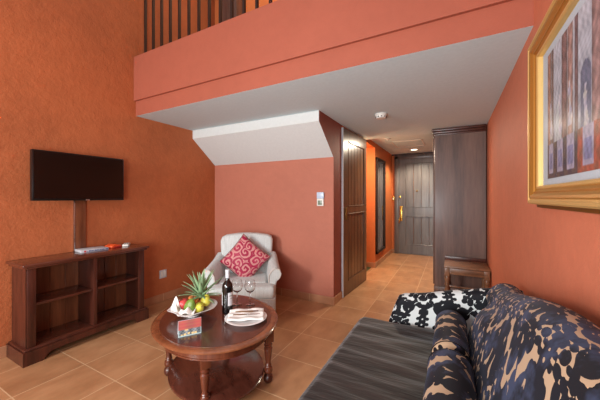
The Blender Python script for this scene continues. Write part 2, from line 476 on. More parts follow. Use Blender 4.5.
# passage left wall: closet opening, bathroom opening, wall with mirror
b = bm_new()
box(b, XC - .1, XC, 3.215, 4.05, 2.045, CZ + .04)          # head over closet door
box(b, XC - .28, XC, 4.05, 4.87, 2.06, CZ2 + .02)           # head over bathroom opening
box(b, XC - .2, XC, 4.87, YE, 0, CZ2 + .02)                 # wall to the entry
box(b, XC - .9, XC - .82, 4.0, 5.0, 0, CZ2 + .02)           # far side of bathroom lobby
box(b, XC - .9, XC - .1, 3.9, 4.03, 0, CZ2 + .02)
box(b, XC - .9, XC - .2, 4.87, 4.97, 0, CZ2 + .02)
struct('wall_hall', b, M['orange'])
b = bm_new(); box(b, XC - .82, XC - .06, 4.05, 4.87, 0.0, 0.004); struct('floor_bathroom', b, M['green_mat'])
b = bm_new(); box(b, XC - .2, XR, YE, YE + .15, 0, CZ2 + .02); struct('wall_entry', b, M['orange'])
b = bm_new(); box(b, XC + .001, -0.25, YE - .004, YE + .001, 2.11, CZ2); struct('trim_1', b, M['mahog'])
# baseboards
def baseboard(name, *a):
    b = bm_new(); box(b, *a, 0.002); struct(name, b, M['base'])
BH = 0.085
baseboard('baseboard_left', XL, XL + .012, YN, YB, 0, BH)
baseboard('baseboard_back', XL + .012, XC + .002, YB - .012, YB, 0, BH)
baseboard('baseboard_passage', XC, XC + .012, YB - .012, 3.205, 0, BH)
baseboard('baseboard_hall', XC, XC + .012, 4.86, YE, 0, BH)
baseboard('baseboard_jamb', XC - .6, XC + .012, 4.858, 4.87, 0, BH)
baseboard('baseboard_entry', XC + .012, -1.11, YE - .012, YE, 0, BH)

# closet door leaf, barely ajar, with its light edge trim
d = bpy.data.objects.new('door_1', None); COL.objects.link(d); d['kind'] = 'structure'
d.location = (-1.150, 3.222, 0); d.rotation_euler = (0, 0, -0.058)
def panelled_leaf(b, w, h, th, panels, fr=0.012, boards=3):
    """leaf in local coords: y 0..w, x -th..0 (front at x=0), panels sunk with plank lines"""
    ys = sorted({0, w} | {p[0] for p in panels} | {p[1] for p in panels})
    zs = sorted({0, h} | {p[2] for p in panels} | {p[3] for p in panels})
    for y0, y1 in zip(ys, ys[1:]):
        for z0, z1 in zip(zs, zs[1:]):
            inp = any(p[0] <= (y0 + y1) / 2 <= p[1] and p[2] <= (z0 + z1) / 2 <= p[3] for p in panels)
            if not inp: box(b, -th, 0, y0, y1, z0, z1)
    for (y0, y1, z0, z1) in panels:
        box(b, -th, -th + .008, y0, y1, z0, z1)
        n = boards; gap = 0.004; wd = (y1 - y0 - .03) / n
        for k in range(n):
            box(b, -th + .008, -.010, y0 + .015 + k * wd + gap / 2, y0 + .015 + (k + 1) * wd - gap / 2, z0 + .015, z1 - .015, .003, 1)
        m = .016
        for (a0, a1, c0, c1) in ((y0, y1, z0, z0 + m), (y0, y1, z1 - m, z1), (y0, y0 + m, z0, z1), (y1 - m, y1, z0, z1)):
            box(b, -th, .005, a0, a1, c0, c1, .004, 1)
b = bm_new(); panelled_leaf(b, 0.85, 2.035, .04, [(0.15, 0.76, 0.16, 1.0), (0.15, 0.76, 1.08, 1.90)], boards=5)
bmesh.ops.translate(b, vec=(0, 0, 0.005), verts=b.verts)
obj('door_leaf', b, M['door_warm'], d, local=True, smooth=False)
b = bm_new(); box(b, -.045, .004, -.014, 0.0, 0.003, 2.04, .002, 1); obj('edge_strip', b, M['greywhite'], d, local=True)
b = bm_new(); box(b, 0, .012, 0.06, 0.10, 0.93, 1.08, .004); obj('lock_plate', b, M['gold_dark'], d, local=True)

# entry door
d = bpy.data.objects.new('door_2', None); COL.objects.link(d); d['kind'] = 'structure'; d.location = (-1.11, YE, 0)
b = bm_new()
for (x0, x1, z0, z1) in ((-1.11, -1.01, 0, 2.10), (-.14, -.04, 0, 2.10), (-1.11, -.04, 2.02, 2.11)):
    box(b, x0, x1, YE - .05, YE, z0, z1, .006)
    box(b, x0 + .012, x1 - .012, YE - .06, YE - .04, z0 + (.01 if z0 > 0 else 0), z1 - .012, .005)
obj('door_frame', b, M['door'], d)
b = bm_new(); panelled_leaf(b, 0.87, 2.02, .045, [(0.12, 0.63 + .12, .2, .81), (0.12, .75, .985, 1.93)], boards=4)
bmesh.ops.rotate(b, cent=(0, 0, 0), matrix=Matrix.Rotation(-pi / 2, 3, 'Z'), verts=b.verts)   # faces -y
bmesh.ops.translate(b, vec=(-1.01, YE - .03, 0.003), verts=b.verts)
lf = obj('door_leaf', b, M['door'], d, smooth=False)
b = bm_new(); box(b, -1.0, -.945, YE - .045, YE - .028, .70, 1.02, .005)
lathe(b, [(.02, 0), (.02, .02), (.01, .022)], n=14, mat=Matrix.Translation((-.972, YE - .045, .93)) @ Matrix.Rotation(pi / 2, 4, 'X'))
tube(b, [(-.972, YE - .045, .80), (-.972, YE - .09, .80), (-.985, YE - .10, .78), (-1.0, YE - .10, .70), (-1.005, YE - .095, .66)], .011, 10, [.012, .012, .013, .012, .008])
obj('handle', b, M['brass'], d)
b = bm_new(); lathe(b, [(.014, 0), (.014, .008), (.006, .012)], n=14, mat=Matrix.Translation((-.655, YE - .03, 1.34)) @ Matrix.Rotation(pi / 2, 4, 'X')); obj('peephole', b, M['brass'], d)
b = bm_new(); box(b, -1.02, -.975, YE - .05, YE - .028, 1.20, 1.235, .004); obj('latch', b, M['brass'], d)

# ------------------------------------------------------------------ mirror, switch, thermostat, socket, ceiling fittings
t = thing('wall_mirror', 'tall narrow dark-framed mirror on the orange hallway wall', 'mirror', (XC, 5.23, .225))
b = bm_new(); y0, y1, z0, z1 = 4.90, 5.58, .225, 1.9
for a in ((y0, y0 + .05, z0, z1), (y1 - .05, y1, z0, z1), (y0, y1, z0, z0 + .05), (y0, y1, z1 - .05, z1)): box(b, XC, XC + .035, *a, .006)
obj('mirror_frame', b, M['iron'], t)
b = bm_new(); box(b, XC + .004, XC + .012, y0 + .045, y1 - .045, z0 + .045, z1 - .045); obj('mirror_glass', b, M['mirror'], t, smooth=False)

t = thing('light_switch', 'small brass light switch beside the entry door frame', 'switch', (-1.15, YE, 1.15))
b = bm_new(); box(b, -1.185 + .022, -1.12, YE - .010, YE, 1.13, 1.225, .003); obj('plate', b, M['brass'], t)
b = bm_new(); box(b, -1.152, -1.131, YE - .016, YE - .009, 1.155, 1.20, .003); obj('rocker', b, M['white'], t)

t = thing('thermostat', 'white thermostat with grey-green screen on the rose wall', 'thermostat', (-1.325, YB, 1.1))
b = bm_new(); box(b, -1.366, -1.284, YB - .022, YB, 1.105, 1.19, .004); obj('body', b, M['white'], t)
b = bm_new(); box(b, -1.352, -1.302, YB - .025, YB - .02, 1.118, 1.168, .002); obj('screen', b, M['lcd'], t)
b = bm_new(); box(b, -1.366, -1.280, YB - .026, YB, 1.19, 1.262, .004)
obj('card_cover', b, M['paleblue'], t)

t = thing('wall_socket', 'pale grey wall socket low on the left wall beyond the bookcase', 'socket', (XL, 2.14, .3))
b = bm_new(); box(b, XL, XL + .010, 2.09, 2.18, .265, .36, .004); obj('plate', b, M['greywhite'], t)
b = bm_new(); box(b, XL + .009, XL + .014, 2.10, 2.13, .28, .345, .002); box(b, XL + .009, XL + .014, 2.137, 2.17, .28, .345, .002); obj('outlet', b, M['white'], t)

t = thing('smoke_detector', 'white smoke detector on the ceiling in front of the passage', 'smoke detector', (-.656, 2.99, CZ))
b = bm_new(); lathe(b, [(.060, 0), (.062, -.012), (.055, -.016), (.054, -.035), (.046, -.045), (.02, -.048)], (-.656, 2.99, CZ), 24); obj('body', b, M['white'], t)
b = bm_new()
for k in range(10):
    a = 2 * pi * k / 10; box(b, -.656 + .051 * cos(a) - .006, -.656 + .051 * cos(a) + .006, 2.99 + .051 * sin(a) - .006, 2.99 + .051 * sin(a) + .006, CZ - .038, CZ - .028)
obj('vents', b, M['black'], t)
b = bm_new(); lathe(b, [(.045, 0), (.045, -.008), (.03, -.012), (.012, -.014), (.012, -.03)], (-.91, 4.62, CZ2), 20)
add_solo('sprinkler_cover', b, M['soffit'], 'small round ceiling disc between smoke detector and recessed light', 'sprinkler')
t = thing('recessed_light', 'glowing round recessed light in the ceiling before the entry door', 'ceiling light', (-.66, 5.9, CZ2))
b = bm_new(); lathe(b, [(.055, 0), (.075, 0), (.078, -.006), (.06, -.008), (.055, 0)], (-.66, 5.9, CZ2), 28, cap=False); obj('trim_ring', b, M['white'], t)
b = bm_new(); lathe(b, [(.056, -.001), (.056, -.004)], (-.66, 5.9, CZ2), 28); obj('lens', b, M['lamp_glow'], t)
t = thing('access_hatch', 'flush white access hatch in the passage ceiling', 'hatch', (-.66, 5.2, CZ2))
b = bm_new()
for a in ((-.92, -.90, 4.93, 5.5), (-.45, -.43, 4.93, 5.5), (-.92, -.43, 4.93, 4.95), (-.92, -.43, 5.48, 5.5)): box(b, *a, CZ2 - .006, CZ2 + .002)
obj('hatch_frame', b, M['white'], t)
b = bm_new(); box(b, -.897, -.453, 4.953, 5.477, CZ2 - .003, CZ2 + .002); obj('panel', b, M['ceiling'], t)

# ------------------------------------------------------------------ loft: railing, dark column, lamp
t = thing('balcony_railing', 'dark iron railing of thin upright bars on top of the balcony', 'railing', (XL, 1.92, 2.69))
xs = [-2.687 + .1376 * k for k in range(-2, 22)]
for x in xs:
    b = bm_new(); box(b, x - .011, x + .011, 1.909, 1.931, 2.688, 3.60); obj('baluster', b, M['iron'], t, smooth=False)
b = bm_new(); box(b, XL, XR, 1.895, 1.945, 3.60, 3.64, .008); obj('handrail', b, M['iron'], t)
t = thing('dark_column', 'dark wooden column on the upstairs wall behind the railing', 'column', (-2.57, YB - .08, 2.25))
b = bm_new(); box(b, -2.70, -2.44, YB - .16, YB - .001, 2.35, 4.6, .01); obj('shaft', b, M['ward'], t)
b = bm_new(); box(b, -2.73, -2.41, YB - .19, YB - .001, 2.25, 2.37, .01); obj('plinth', b, M['ward'], t)
t = thing('upstairs_lamp', 'glowing wall lamp upstairs seen between the railing bars', 'lamp', (-2.28, YB, 4.3))
b = bm_new(); lathe(b, [(.06, .0), (.10, .22)], (-2.26, YB - .12, 4.40), 20, cap=False); obj('lamp_shade', b, M['lamp_shade'], t)
b = bm_new(); tube(b, [(-2.26, YB, 4.36), (-2.26, YB - .12, 4.36), (-2.26, YB - .12, 4.42)], .012); obj('bracket', b, M['brass'], t)

# ------------------------------------------------------------------ television, cable cover, bookcase
t = thing('television', 'flat black television mounted on the terracotta wall above the bookcase', 'television', (XL, 1.29, 1.38))
ty0, ty1, tz0, tz1, tx = 0.94, 1.637, 1.175, 1.58, -2.87
b = bm_new(); box(b, tx - .045, tx, ty0, ty1, tz0, tz1, .005); obj('casing', b, M['black'], t)
b = bm_new(); box(b, tx - .001, tx + .002, ty0 + .010, ty1 - .010, tz0 + .016, tz1 - .010); obj('screen', b, M['screen'], t, smooth=False)
b = bm_new(); box(b, tx, tx + .004, 1.305, 1.335, tz0 - .002, tz0 + .010, .001); obj('logo_badge', b, M['silver'], t)
b = bm_new(); box(b, XL, tx - .04, 1.19, 1.39, 1.26, 1.46, .004); obj('wall_bracket', b, M['iron'], t)
t = thing('cable_cover', 'vertical brown wooden cable cover between television and bookcase', 'cable cover', (XL, 1.296, .722))
b = bm_new(); box(b, XL, XL + .022, 1.258, 1.343, .722, 1.20, .003); obj('board', b, M['mahog_back'], t)
b = bm_new(); box(b, XL, XL + .024, 1.250, 1.258, .722, 1.20, .002); obj('edge_strip', b, M['silver'], t)

t = thing('bookcase', 'low mahogany open bookcase with four empty compartments under the television', 'bookcase', (-2.81, 1.29, 0))
bx0, bx1, by0, by1 = -2.957, -2.685, 0.85, 1.725
b = bm_new(); box(b, -2.965, -2.648, .818, 1.758, .700, .722, .006, 3); box(b, -2.963, -2.664, .832, 1.744, .684, .701, .006, 2); obj('top', b, M['mahog_h'], t)
for s in (0, 1):
    ya, yb = (by0, by0 + .022) if s == 0 else (by1 - .022, by1)
    b = bm_new(); box(b, bx0, bx1, ya, yb, .09, .69, .002, 1)
    if s == 0: box(b, bx1 - .018, bx1 + .004, by0, by0 + .052, .1, .685, .003)
    else: box(b, bx1 - .018, bx1 + .004, by1 - .052, by1, .1, .685, .003)
    obj('side_panel', b, M['mahog'], t)
b = bm_new(); box(b, bx0 + .01, bx1 + .003, 1.279, 1.306, .11, .686, .003); obj('divider', b, M['mahog'], t)
for (ya, yb) in ((by0 + .022, 1.279), (1.306, by1 - .022)):
    b = bm_new(); box(b, bx0 + .01, bx1 - .01, ya, yb, .405, .425, .005); obj('shelf', b, M['mahog_h'], t)
b = bm_new(); box(b, bx0, bx1 + .005, by0, by1, .095, .115, .003); obj('bottom_shelf', b, M['mahog_h'], t)
b = bm_new(); n = 8; w = (by1 - by0 - .04) / n
for k in range(n): box(b, bx0 + .001, bx0 + .012, by0 + .02 + k * w + .0012, by0 + .02 + (k + 1) * w - .0012, .11, .686, .0012, 1)
obj('back_panel', b, M['mahog_back'], t)
b = bm_new()
arch = [(.822, 0), (.935, 0), (.945, .012), (.958, .035), (.985, .048), (1.02, .052), (1.56, .052), (1.595, .048), (1.622, .035), (1.635, .012), (1.645, 0), (1.758, 0), (1.758, .098), (.822, .098)]
prism(b, arch, 'x', -2.68, -2.658)
box(b, -2.965, -2.68, .822, .846, 0, .098); box(b, -2.965, -2.68, 1.734, 1.758, 0, .098)
box(b, -2.963, -2.664, .83, 1.75, .098, .112, .005)
obj('plinth', b, M['mahog'], t, angle=25)

t = thing('magazine', 'thick white magazine with blue lettering lying on the bookcase', 'magazine', (-2.87, 1.355, .722), -.10)
b = bm_new(); box(b, -.072, .072, -.105, .105, 0, .021, .003); obj('pages', b, M['greywhite'], t, local=True)
b = bm_new()
for k in range(15):
    a = -.060 + k * .0108; c = a + (.0075 if k % 4 else .004); z1 = .0165 if k % 3 else .0145
    b.faces.new([b.verts.new(q) for q in ((.0726, a, .0045), (.0726, c, .0045), (.0726, c, z1), (.0726, a, z1))])
obj('lettering', b, M['blue'], t, local=True, smooth=False)
b = bm_new(); b.faces.new([b.verts.new(q) for q in ((.0726, -.085, .004), (.0726, -.068, .004), (.0726, -.068, .017), (.0726, -.085, .017))]); obj('red_mark', b, M['redink'], t, local=True, smooth=False)
t = thing('orange_packet', 'bright orange packet lying right of the magazine on the bookcase', 'packet', (-2.875, 1.537, .722), .25)
b = bm_new(); prism(b, [(-.055, 0), (-.05, .020), (-.01, .034), (.05, .022), (.055, 0)], 'x', -.045, .045, .002); obj('sleeve', b, M['orangepk'], t, local=True)
b = bm_new(); box(b, .0455, .0475, -.035, .045, .003, .012); obj('end_flap', b, M['redink'], t, local=True)
t = thing('remote_control', 'short white remote control at the right end of the bookcase', 'remote control', (-2.865, 1.658, .722), .9)
b = bm_new(); box(b, -.026, .026, -.065, .065, 0, .020, .005); obj('body', b, M['white'], t, local=True)
b = bm_new()
for i in range(2):
    for j in range(4): lathe(b, [(.005, 0), (.004, .002)], (-.01 + .02 * i, -.04 + .022 * j, .0195), 10)
obj('buttons', b, M['lcd'], t, local=True)

# ------------------------------------------------------------------ coffee table
TC = (-1.374, 1.386); TR = -.533; TH = .415
t = thing('coffee_table', 'oval mahogany coffee table with turned legs and lower shelf', 'table', (TC[0], TC[1], 0), TR)
def ellp(bm, prof, a, bb, n=72):
    """profile of (inset, z) swept round an ellipse (a, bb)"""
    rings = []
    for ins, z in prof:
        rings.append([bm.verts.new(((a - ins) * cos(2 * pi * k / n), (bb - ins) * sin(2 * pi * k / n), z)) for k in range(n)])
    for A, B in zip(rings, rings[1:]):
        for k in range(n): bm.faces.new((A[k], A[(k + 1) % n], B[(k + 1) % n], B[k]))
    bm.faces.new(rings[0][::-1]); bm.faces.new(rings[-1]); bmesh.ops.recalc_face_normals(bm, faces=bm.faces)
b = bm_new(); ellp(b, [(.03, TH - .020), (.012, TH - .019), (.002, TH - .015), (.0, TH - .008), (.006, TH - .002), (.02, TH), (.045, TH), (.048, TH - .001)], .454, .389); obj('rim', b, M['table_edge'], t, local=True)
b = bm_new(); ellp(b, [(.047, TH - .003), (.047, TH + .0008)], .454, .389); obj('tabletop', b, M['table'], t, local=True)
b = bm_new(); ellp(b, [(.060, TH - .080), (.054, TH - .078), (.054, TH - .070), (.057, TH - .068), (.057, TH - .020)], .454, .389); obj('apron', b, M['table_leg'], t, local=True)
b = bm_new(); ellp(b, [(.012, .072), (.0, .078), (.0, .088), (.010, .094)], .372, .295); sh = obj('lower_shelf', b, M['table'], t, local=True)
legs_w = [(-1.690, 1.262), (-1.205, 1.125), (-1.056, 1.520), (-1.505, 1.640)]
for (lx, ly) in legs_w:
    dv = Vector((lx - TC[0], ly - TC[1], 0)); dv.rotate(Euler((0, 0, -TR)))
    lx_, ly_ = dv.x, dv.y
    b = bm_new()
    lathe(b, [(.012, .055), (.018, .06), (.027, .068), (.029, .082), (.027, .098), (.019, .105), (.017, .11), (.022, .116), (.017, .122), (.017, .135), (.021, .16), (.026, .205), (.028, .225), (.021, .234), (.026, .240), (.028, .248), (.021, .255), (.023, .265)], (lx_, ly_, 0), 18)
    box(b, lx_ - .028, lx_ + .028, ly_ - .028, ly_ + .028, .265, TH - .020, .003)
    lg = obj('leg', b, M['table_leg'], t, local=True)
    b = bm_new(); lathe(b, [(.008, 0.0), (.021, .004), (.030, .018), (.032, .034), (.027, .050), (.015, .060)], (lx_, ly_, 0), 18)
    f = obj('ball_foot', b, M['mahog'], lg, local=True)

# fruit bowl and fruit
BC = Vector((-1.53, 1.325, TH + .001))
t = thing('fruit_bowl', 'wide white porcelain fruit bowl on the oval coffee table', 'bowl', BC)
b = bm_new()
def bowl_pt(r, z, a):
    wv = 1 + .035 * cos(6 * a) * (r / .15) ** 3
    return (r * wv * cos(a), r * wv * sin(a), z + .006 * cos(4 * a + .6) * (r / .15) ** 4)
prof = [(.002, .008), (.05, .010), (.09, .025), (.125, .046), (.152, .056), (.154, .059), (.150, .060), (.122, .052), (.088, .032), (.05, .017), (.002, .015)]
n = 48; rings = [[b.verts.new(bowl_pt(r, z, 2 * pi * k / n)) for k in range(n)] for r, z in prof]
for A, B in zip(rings, rings[1:]):
    for k in range(n): b.faces.new((A[k], A[(k + 1) % n], B[(k + 1) % n], B[k]))
b.faces.new(rings[0][::-1]); b.faces.new(rings[-1]); bmesh.ops.recalc_face_normals(b, faces=b.faces)
obj('basin', b, M['porcelain'], t, local=True)
b = bm_new(); lathe(b, [(.045, 0), (.047, .004), (.042, .012)], n=32); obj('foot_ring', b, M['porcelain'], t, local=True)

CR = Vector((cos(.4952), sin(.4952), 0)); CF = Vector((-sin(.4952), cos(.4952), 0))    # across / away directions used to place tableware
def at(r, f, z): return BC + CR * r + CF * f + Vector((0, 0, z))
def fruit(name, label, cat, pos, prof, mat, tilt=(0, 0), sc=(1, 1), stem=True, group=None):
    t = thing(name, label, cat, pos); t.rotation_euler = (tilt[0], tilt[1], 0)
    b = bm_new(); lathe(b, prof, n=22, sx=sc[0], sy=sc[1]); o = obj('flesh', b, mat, t, local=True); subsurf(o, 1)
    if stem:
        zt = prof[-1][1]; b = bm_new(); tube(b, [(0, 0, zt - .006), (.001, 0, zt + .008), (.004, 0, zt + .018)], .0022, 6); obj('stem', b, M['stem'], t, local=True)
    return t
ap = [(.004, -.030), (.018, -.033), (.031, -.022), (.036, 0), (.033, .018), (.022, .030), (.010, .030), (.003, .024)]
pr = [(.004, -.030), (.022, -.030), (.034, -.012), (.034, .004), (.024, .024), (.016, .038), (.008, .046), (.002, .046)]
fruit('red_apple', 'round red apple in the fruit bowl beside the standing napkin', 'fruit', at(-.062, -.005, .070), [(r * 1.1, z * 1.15) for r, z in ap], M['apple'], (.2, -.2))
fruit('peach', 'orange-red peach at the back of the fruit bowl', 'fruit', at(-.022, .045, .078), ap, M['peach'], (.1, .3))
fruit('peach', 'small orange-brown peach right of the green mango in the fruit bowl', 'fruit', at(.035, .03, .070), [(r * .8, z * .8) for r, z in ap], M['peach'], (.3, .2))
fruit('mango', 'dark green mango standing at the front of the fruit bowl', 'fruit', at(-.002, -.055, .074), [(.003, -.050), (.022, -.046), (.037, -.024), (.040, 0), (.034, .026), (.021, .048), (.004, .058)], M['greenfruit'], (-.15, .35), (1, .75))
fruit('pear', 'yellow-green pear lying at the right front of the fruit bowl', 'fruit', at(.050, -.030, .060), pr, M['pear'], (.35, 1.15))
fruit('pear', 'yellow-green pear standing at the back right of the fruit bowl', 'fruit', at(.076, .025, .082), pr, M['pear'], (-.2, .15))
t = thing('pineapple', 'pineapple with grey-green leafy crown standing in the fruit bowl', 'pineapple', at(.036, .055, .025))
b = bm_new()
rings = lathe(b, [(.02, 0), (.036, .008), (.042, .03), (.040, .055), (.028, .072), (.015, .078)], n=20)
o = obj('fruit_body', b, M['pine'], t, local=True); subsurf(o, 1)
b = bm_new(); random.seed(5)
for k in range(30):
    q = k / 30; a = k * 2.4; el = 1.45 - 1.25 * (1 - q) ** 1.1 + random.uniform(-.1, .1); L = .125 + .05 * q + .03 * sin(pi * q) + random.uniform(-.015, .015)
    w = .021; droop = (1 - q) * .9
    da = Vector((cos(a), sin(a), 0)); side = Vector((-sin(a), cos(a), 0)); p = Vector((0, 0, .070 + q * .022)); e = el; prev = None
    ns = 7
    for i in range(ns + 1):
        s = i / ns; ww = w * (1 - s) ** .7 * (1 if s > .1 else .8) + .0006
        up = Vector((-cos(a) * sin(e), -sin(a) * sin(e), cos(e)))
        cur = [b.verts.new(p - side * ww), b.verts.new(p - up * ww * .35), b.verts.new(p + side * ww)]
        if prev:
            for m_ in range(2): b.faces.new((prev[m_], prev[m_ + 1], cur[m_ + 1], cur[m_]))
        prev = cur; p = p + (da * cos(e) + Vector((0, 0, sin(e)))) * (L / ns); e -= droop / ns
o = obj('leaf_crown', b, M['leaf'], t, local=True); so = o.modifiers.new('sol', 'SOLIDIFY'); so.thickness = .0012
# napkin standing in the bowl: folded cone and loose front folds
t = thing('cloth_napkin', 'white cloth napkin folded to a point at the left of the fruit bowl', 'napkin', at(-.10, -.03, .05))
b = bm_new(); nn = 28
prof = [(.030, -.012), (.034, .0), (.028, .02), (.018, .05), (.008, .075), (.001, .085)]
rr = [[b.verts.new(((r * (1 + .22 * sin(5 * 2 * pi * k / nn + z * 30))) * cos(2 * pi * k / nn), r * .7 * (1 + .22 * sin(5 * 2 * pi * k / nn)) * sin(2 * pi * k / nn), z)) for k in range(nn)] for r, z in prof]
for A, B in zip(rr, rr[1:]):
    for k in range(nn): b.faces.new((A[k], A[(k + 1) % nn], B[(k + 1) % nn], B[k]))
b.faces.new(rr[-1]); b.faces.new(rr[0][::-1]); bmesh.ops.recalc_face_normals(b, faces=b.faces)
obj('peak', b, M['cloth'], t, local=True)
b = bm_new()
def nap(u, v):
    a = (u - .5); r = .115
    base = CR * (.075 + a * .13) + CF * (-.055 - .02 * cos(a * 5) + (v - .5) * .05)
    return (base.x, base.y, .005 + .022 * sin(pi * v) * (1 + .5 * sin(u * 19)) - .004 + .010 * sin(u * 11 + 1))
V, fs = grid(b, nap, 30, 10); o = obj('fold', b, M['cloth'], t, local=True); so = o.modifiers.new('sol', 'SOLIDIFY'); so.thickness = .004

# tent card
t = thing('tent_card', 'small standing picture card, pink above and grey below, in front of the fruit bowl', 'card', (-1.3165, 1.118, TH + .001), atan2(1.169 - 1.067, -1.283 + 1.35))
def card_col(u, v):
    if v > .42:
        return srgb(176 + 12 * sin(u * 9), 96 + 8 * sin(v * 30), 90)
    g = 120 + 30 * sin(u * 40) * sin(v * 33) + 25 * sin(u * 17 + 2)
    c = (g, g + 6, g + 10)
    for (cu, cv, rr_) in ((.35, .42, .09), (.28, .12, .07), (.45, .15, .07), (.62, .13, .07), (.75, .12, .08), (.15, .1, .05)):
        if ((u - cu) * 1.2) ** 2 + (v - cv) ** 2 < rr_ ** 2: c = (224, 196, 140)
    if v < .06 or u < .03 or u > .97: c = (176, 206, 206)
    return srgb(*c)
def colour_grid(name, w, h, nu, nv, place, colf, mat, parent, local=True):
    b = bm_new(); V, fs = grid(b, lambda u, v: place(u, v), nu, nv)
    cols = [colf(i / nu, j / nv) for i in range(nu + 1) for j in range(nv + 1)]
    b.verts.index_update(); o = obj(name, b, mat, parent, local=local, smooth=False)
    ca = o.data.color_attributes.new('Col', 'FLOAT_COLOR', 'POINT')
    for i, c in enumerate(cols): ca.data[i].color = c
    return o
b = bm_new(); box(b, -.062, .062, -.0005, .0015, 0, .092); box(b, -.062, .062, .045, .047, 0, .004)
prism(b, [(0.0005, .092), (.0025, .092), (.047, .0), (.045, .0)], 'x', -.062, .062)
obj('card_stock', b, M['greywhite'], t, local=True, smooth=False)
colour_grid('printed_face', 0, 0, 60, 44, lambda u, v: (-.061 + .122 * u, -.0016, .001 + .090 * v), card_col, M['cardprint'], t)

# wine bottle
t = thing('wine_bottle', 'dark wine bottle with white label on the coffee table', 'bottle', (-1.354, 1.464, TH + .001), .2)
b = bm_new(); lathe(b, [(.024, .004), (.028, 0), (.0345, .002), (.036, .01), (.036, .175), (.034, .192), (.024, .208), (.0145, .222), (.013, .232), (.013, .284), (.0145, .285), (.0145, .29), (.011, .291)], n=32); obj('glass_body', b, M['bottle'], t, local=True)
b = bm_new(); lathe(b, [(.0136, .236), (.0138, .283), (.0152, .284), (.0152, .2925), (.011, .294)], n=24, cap=True); obj('capsule', b, M['capsule'], t, local=True)
b = bm_new(); nu = 16
def lab(u, v, a0=-1.05, a1=.55): 
    a = a0 + (a1 - a0) * u; return (.0366 * cos(a), .0366 * sin(a), .055 + .088 * v)
grid(b, lambda u, v: lab(u, v, -.95, .45), nu, 2); obj('front_label', b, M['label'], t, local=True)
b = bm_new(); grid(b, lambda u, v: lab(u, v, 3.45, 4.15), 10, 2); obj('back_label', b, M['label'], t, local=True)
for (za, zb, aa, ab) in ((.118, .124, -.7, .2), (.100, .104, -.6, .1)):
    b = bm_new()
    def f(u, v, aa=aa, ab=ab, za=za, zb=zb): a = aa + (ab - aa) * u; return (.0369 * cos(a), .0369 * sin(a), za + (zb - za) * v)
    grid(b, f, 8, 1)
    obj('label_print', b, M['lcd'], t, local=True)

# wine glasses
def wineglass(loc, label):
    t = thing('wine_glass', label, 'glass', loc, 0, 'wine glasses on the coffee table')
    b = bm_new(); lathe(b, [(.001, 0), (.034, .0005), (.035, .002), (.015, .004), (.006, .008)], n=32); obj('base', b, M['glass'], t, local=True)
    b = bm_new(); lathe(b, [(.006, .008), (.0038, .02), (.0035, .085), (.006, .092)], n=16); obj('stem', b, M['glass'], t, local=True)
    b = bm_new(); lathe(b, [(.006, .092), (.024, .101), (.037, .120), (.041, .138), (.038, .160), (.034, .182), (.0333, .182), (.0372, .160), (.0400, .138), (.036, .1208), (.023, .1025), (.001, .0945)], n=36, cap=False)
    obj('cup', b, M['glass'], t, local=True); return t
wineglass((-1.385, 1.598, TH + .001), 'empty stemmed wine glass just right of the bottle')
wineglass((-1.300, 1.640, TH + .001), 'empty stemmed wine glass farther right from the bottle')

# plate with folded napkin and cutlery
PC = Vector((-1.17, 1.435, TH + .001))
t = thing('dinner_plate', 'round white dinner plate at the right side of the coffee table', 'plate', PC)
b = bm_new(); lathe(b, [(.001, .004), (.07, .004), (.08, .0), (.088, .0), (.093, .006), (.130, .015), (.134, .018), (.130, .019), (.095, .011), (.085, .008), (.001, .008)], n=48); obj('dish', b, M['porcelain'], t, local=True)
b = bm_new()
ro = .62
def napk(u, v):
    x = (u - .5) * .225; y = (v - .5) * .155 + .012
    e = min(u, 1 - u, v, 1 - v)
    zz = .026 + .006 * sin(v * 14) + .003 * sin(u * 12 + v * 5) + .004 * (1 if v > .45 else 0)
    return (x * cos(ro) - y * sin(ro), x * sin(ro) + y * cos(ro), zz)
grid(b, napk, 24, 20)
o = tag(obj('folded_napkin', b, M['cloth'], None), 'folded white napkin lying across the dinner plate', 'napkin'); o.location = PC
so = o.modifiers.new('sol', 'SOLIDIFY'); so.thickness = .008; so.offset = -1
def cutlery(name, label, off, fork):
    t = thing(name, label, name, PC + Vector((0, 0, .037)), ro)
    b = bm_new(); y = off
    if fork:
        box(b, -.07, .02, y - .005, y + .005, 0, .004, .001); box(b, .018, .045, y - .010, y + .010, 0, .0025, .001)
    else:
        box(b, -.08, .0, y - .006, y + .006, 0, .003, .0012)
    obj('handle', b, M['gold_dark'], t, local=True)
    b = bm_new()
    if fork:
        for k in range(4): box(b, .044, .078, y - .0095 + k * .0055, y - .0065 + k * .0055, 0, .002)
        obj('tines', b, M['silver'], t, local=True)
    else:
        prism(b, [(-.002, y - .006), (.07, y - .009), (.088, y - .002), (.088, y + .002), (-.002, y + .006)], 'z', .0005, .0022); obj('blade', b, M['silver'], t, local=True)
cutlery('fork', 'fork lying on the napkin on the plate, nearer the bottle', .035, True)
cutlery('knife', 'table knife lying on the napkin on the plate, nearer the table edge', -.012, False)

# ------------------------------------------------------------------ armchair (local: front towards -y)
AR = .585; AL = (-1.977, 2.399, 0)
t = thing('armchair', 'cream upholstered armchair with rounded back against the rose wall', 'armchair', AL, AR)
def rbox_sub(x0, x1, y0, y1, z0, z1, bev, seg=4):
    b = bm_new(); box(b, x0, x1, y0, y1, z0, z1, bev, seg); return b
# back: rounded-top slab leaning back
b = bm_new()
pts = [(-.262, .20), (-.285, .45), (-.300, .64), (-.302, .70), (-.285, .742), (-.24, .762), (-.12, .778), (0, .783), (.12, .778), (.24, .762), (.285, .742), (.302, .70), (.300, .64), (.285, .45), (.262, .20)]
prism(b, pts, 'y', 0.19, 0.33, .035, 4)
for v in b.verts: v.co.y += (v.co.z - .3) * .12
obj('back', b, M['cream'], t, local=True, angle=60)
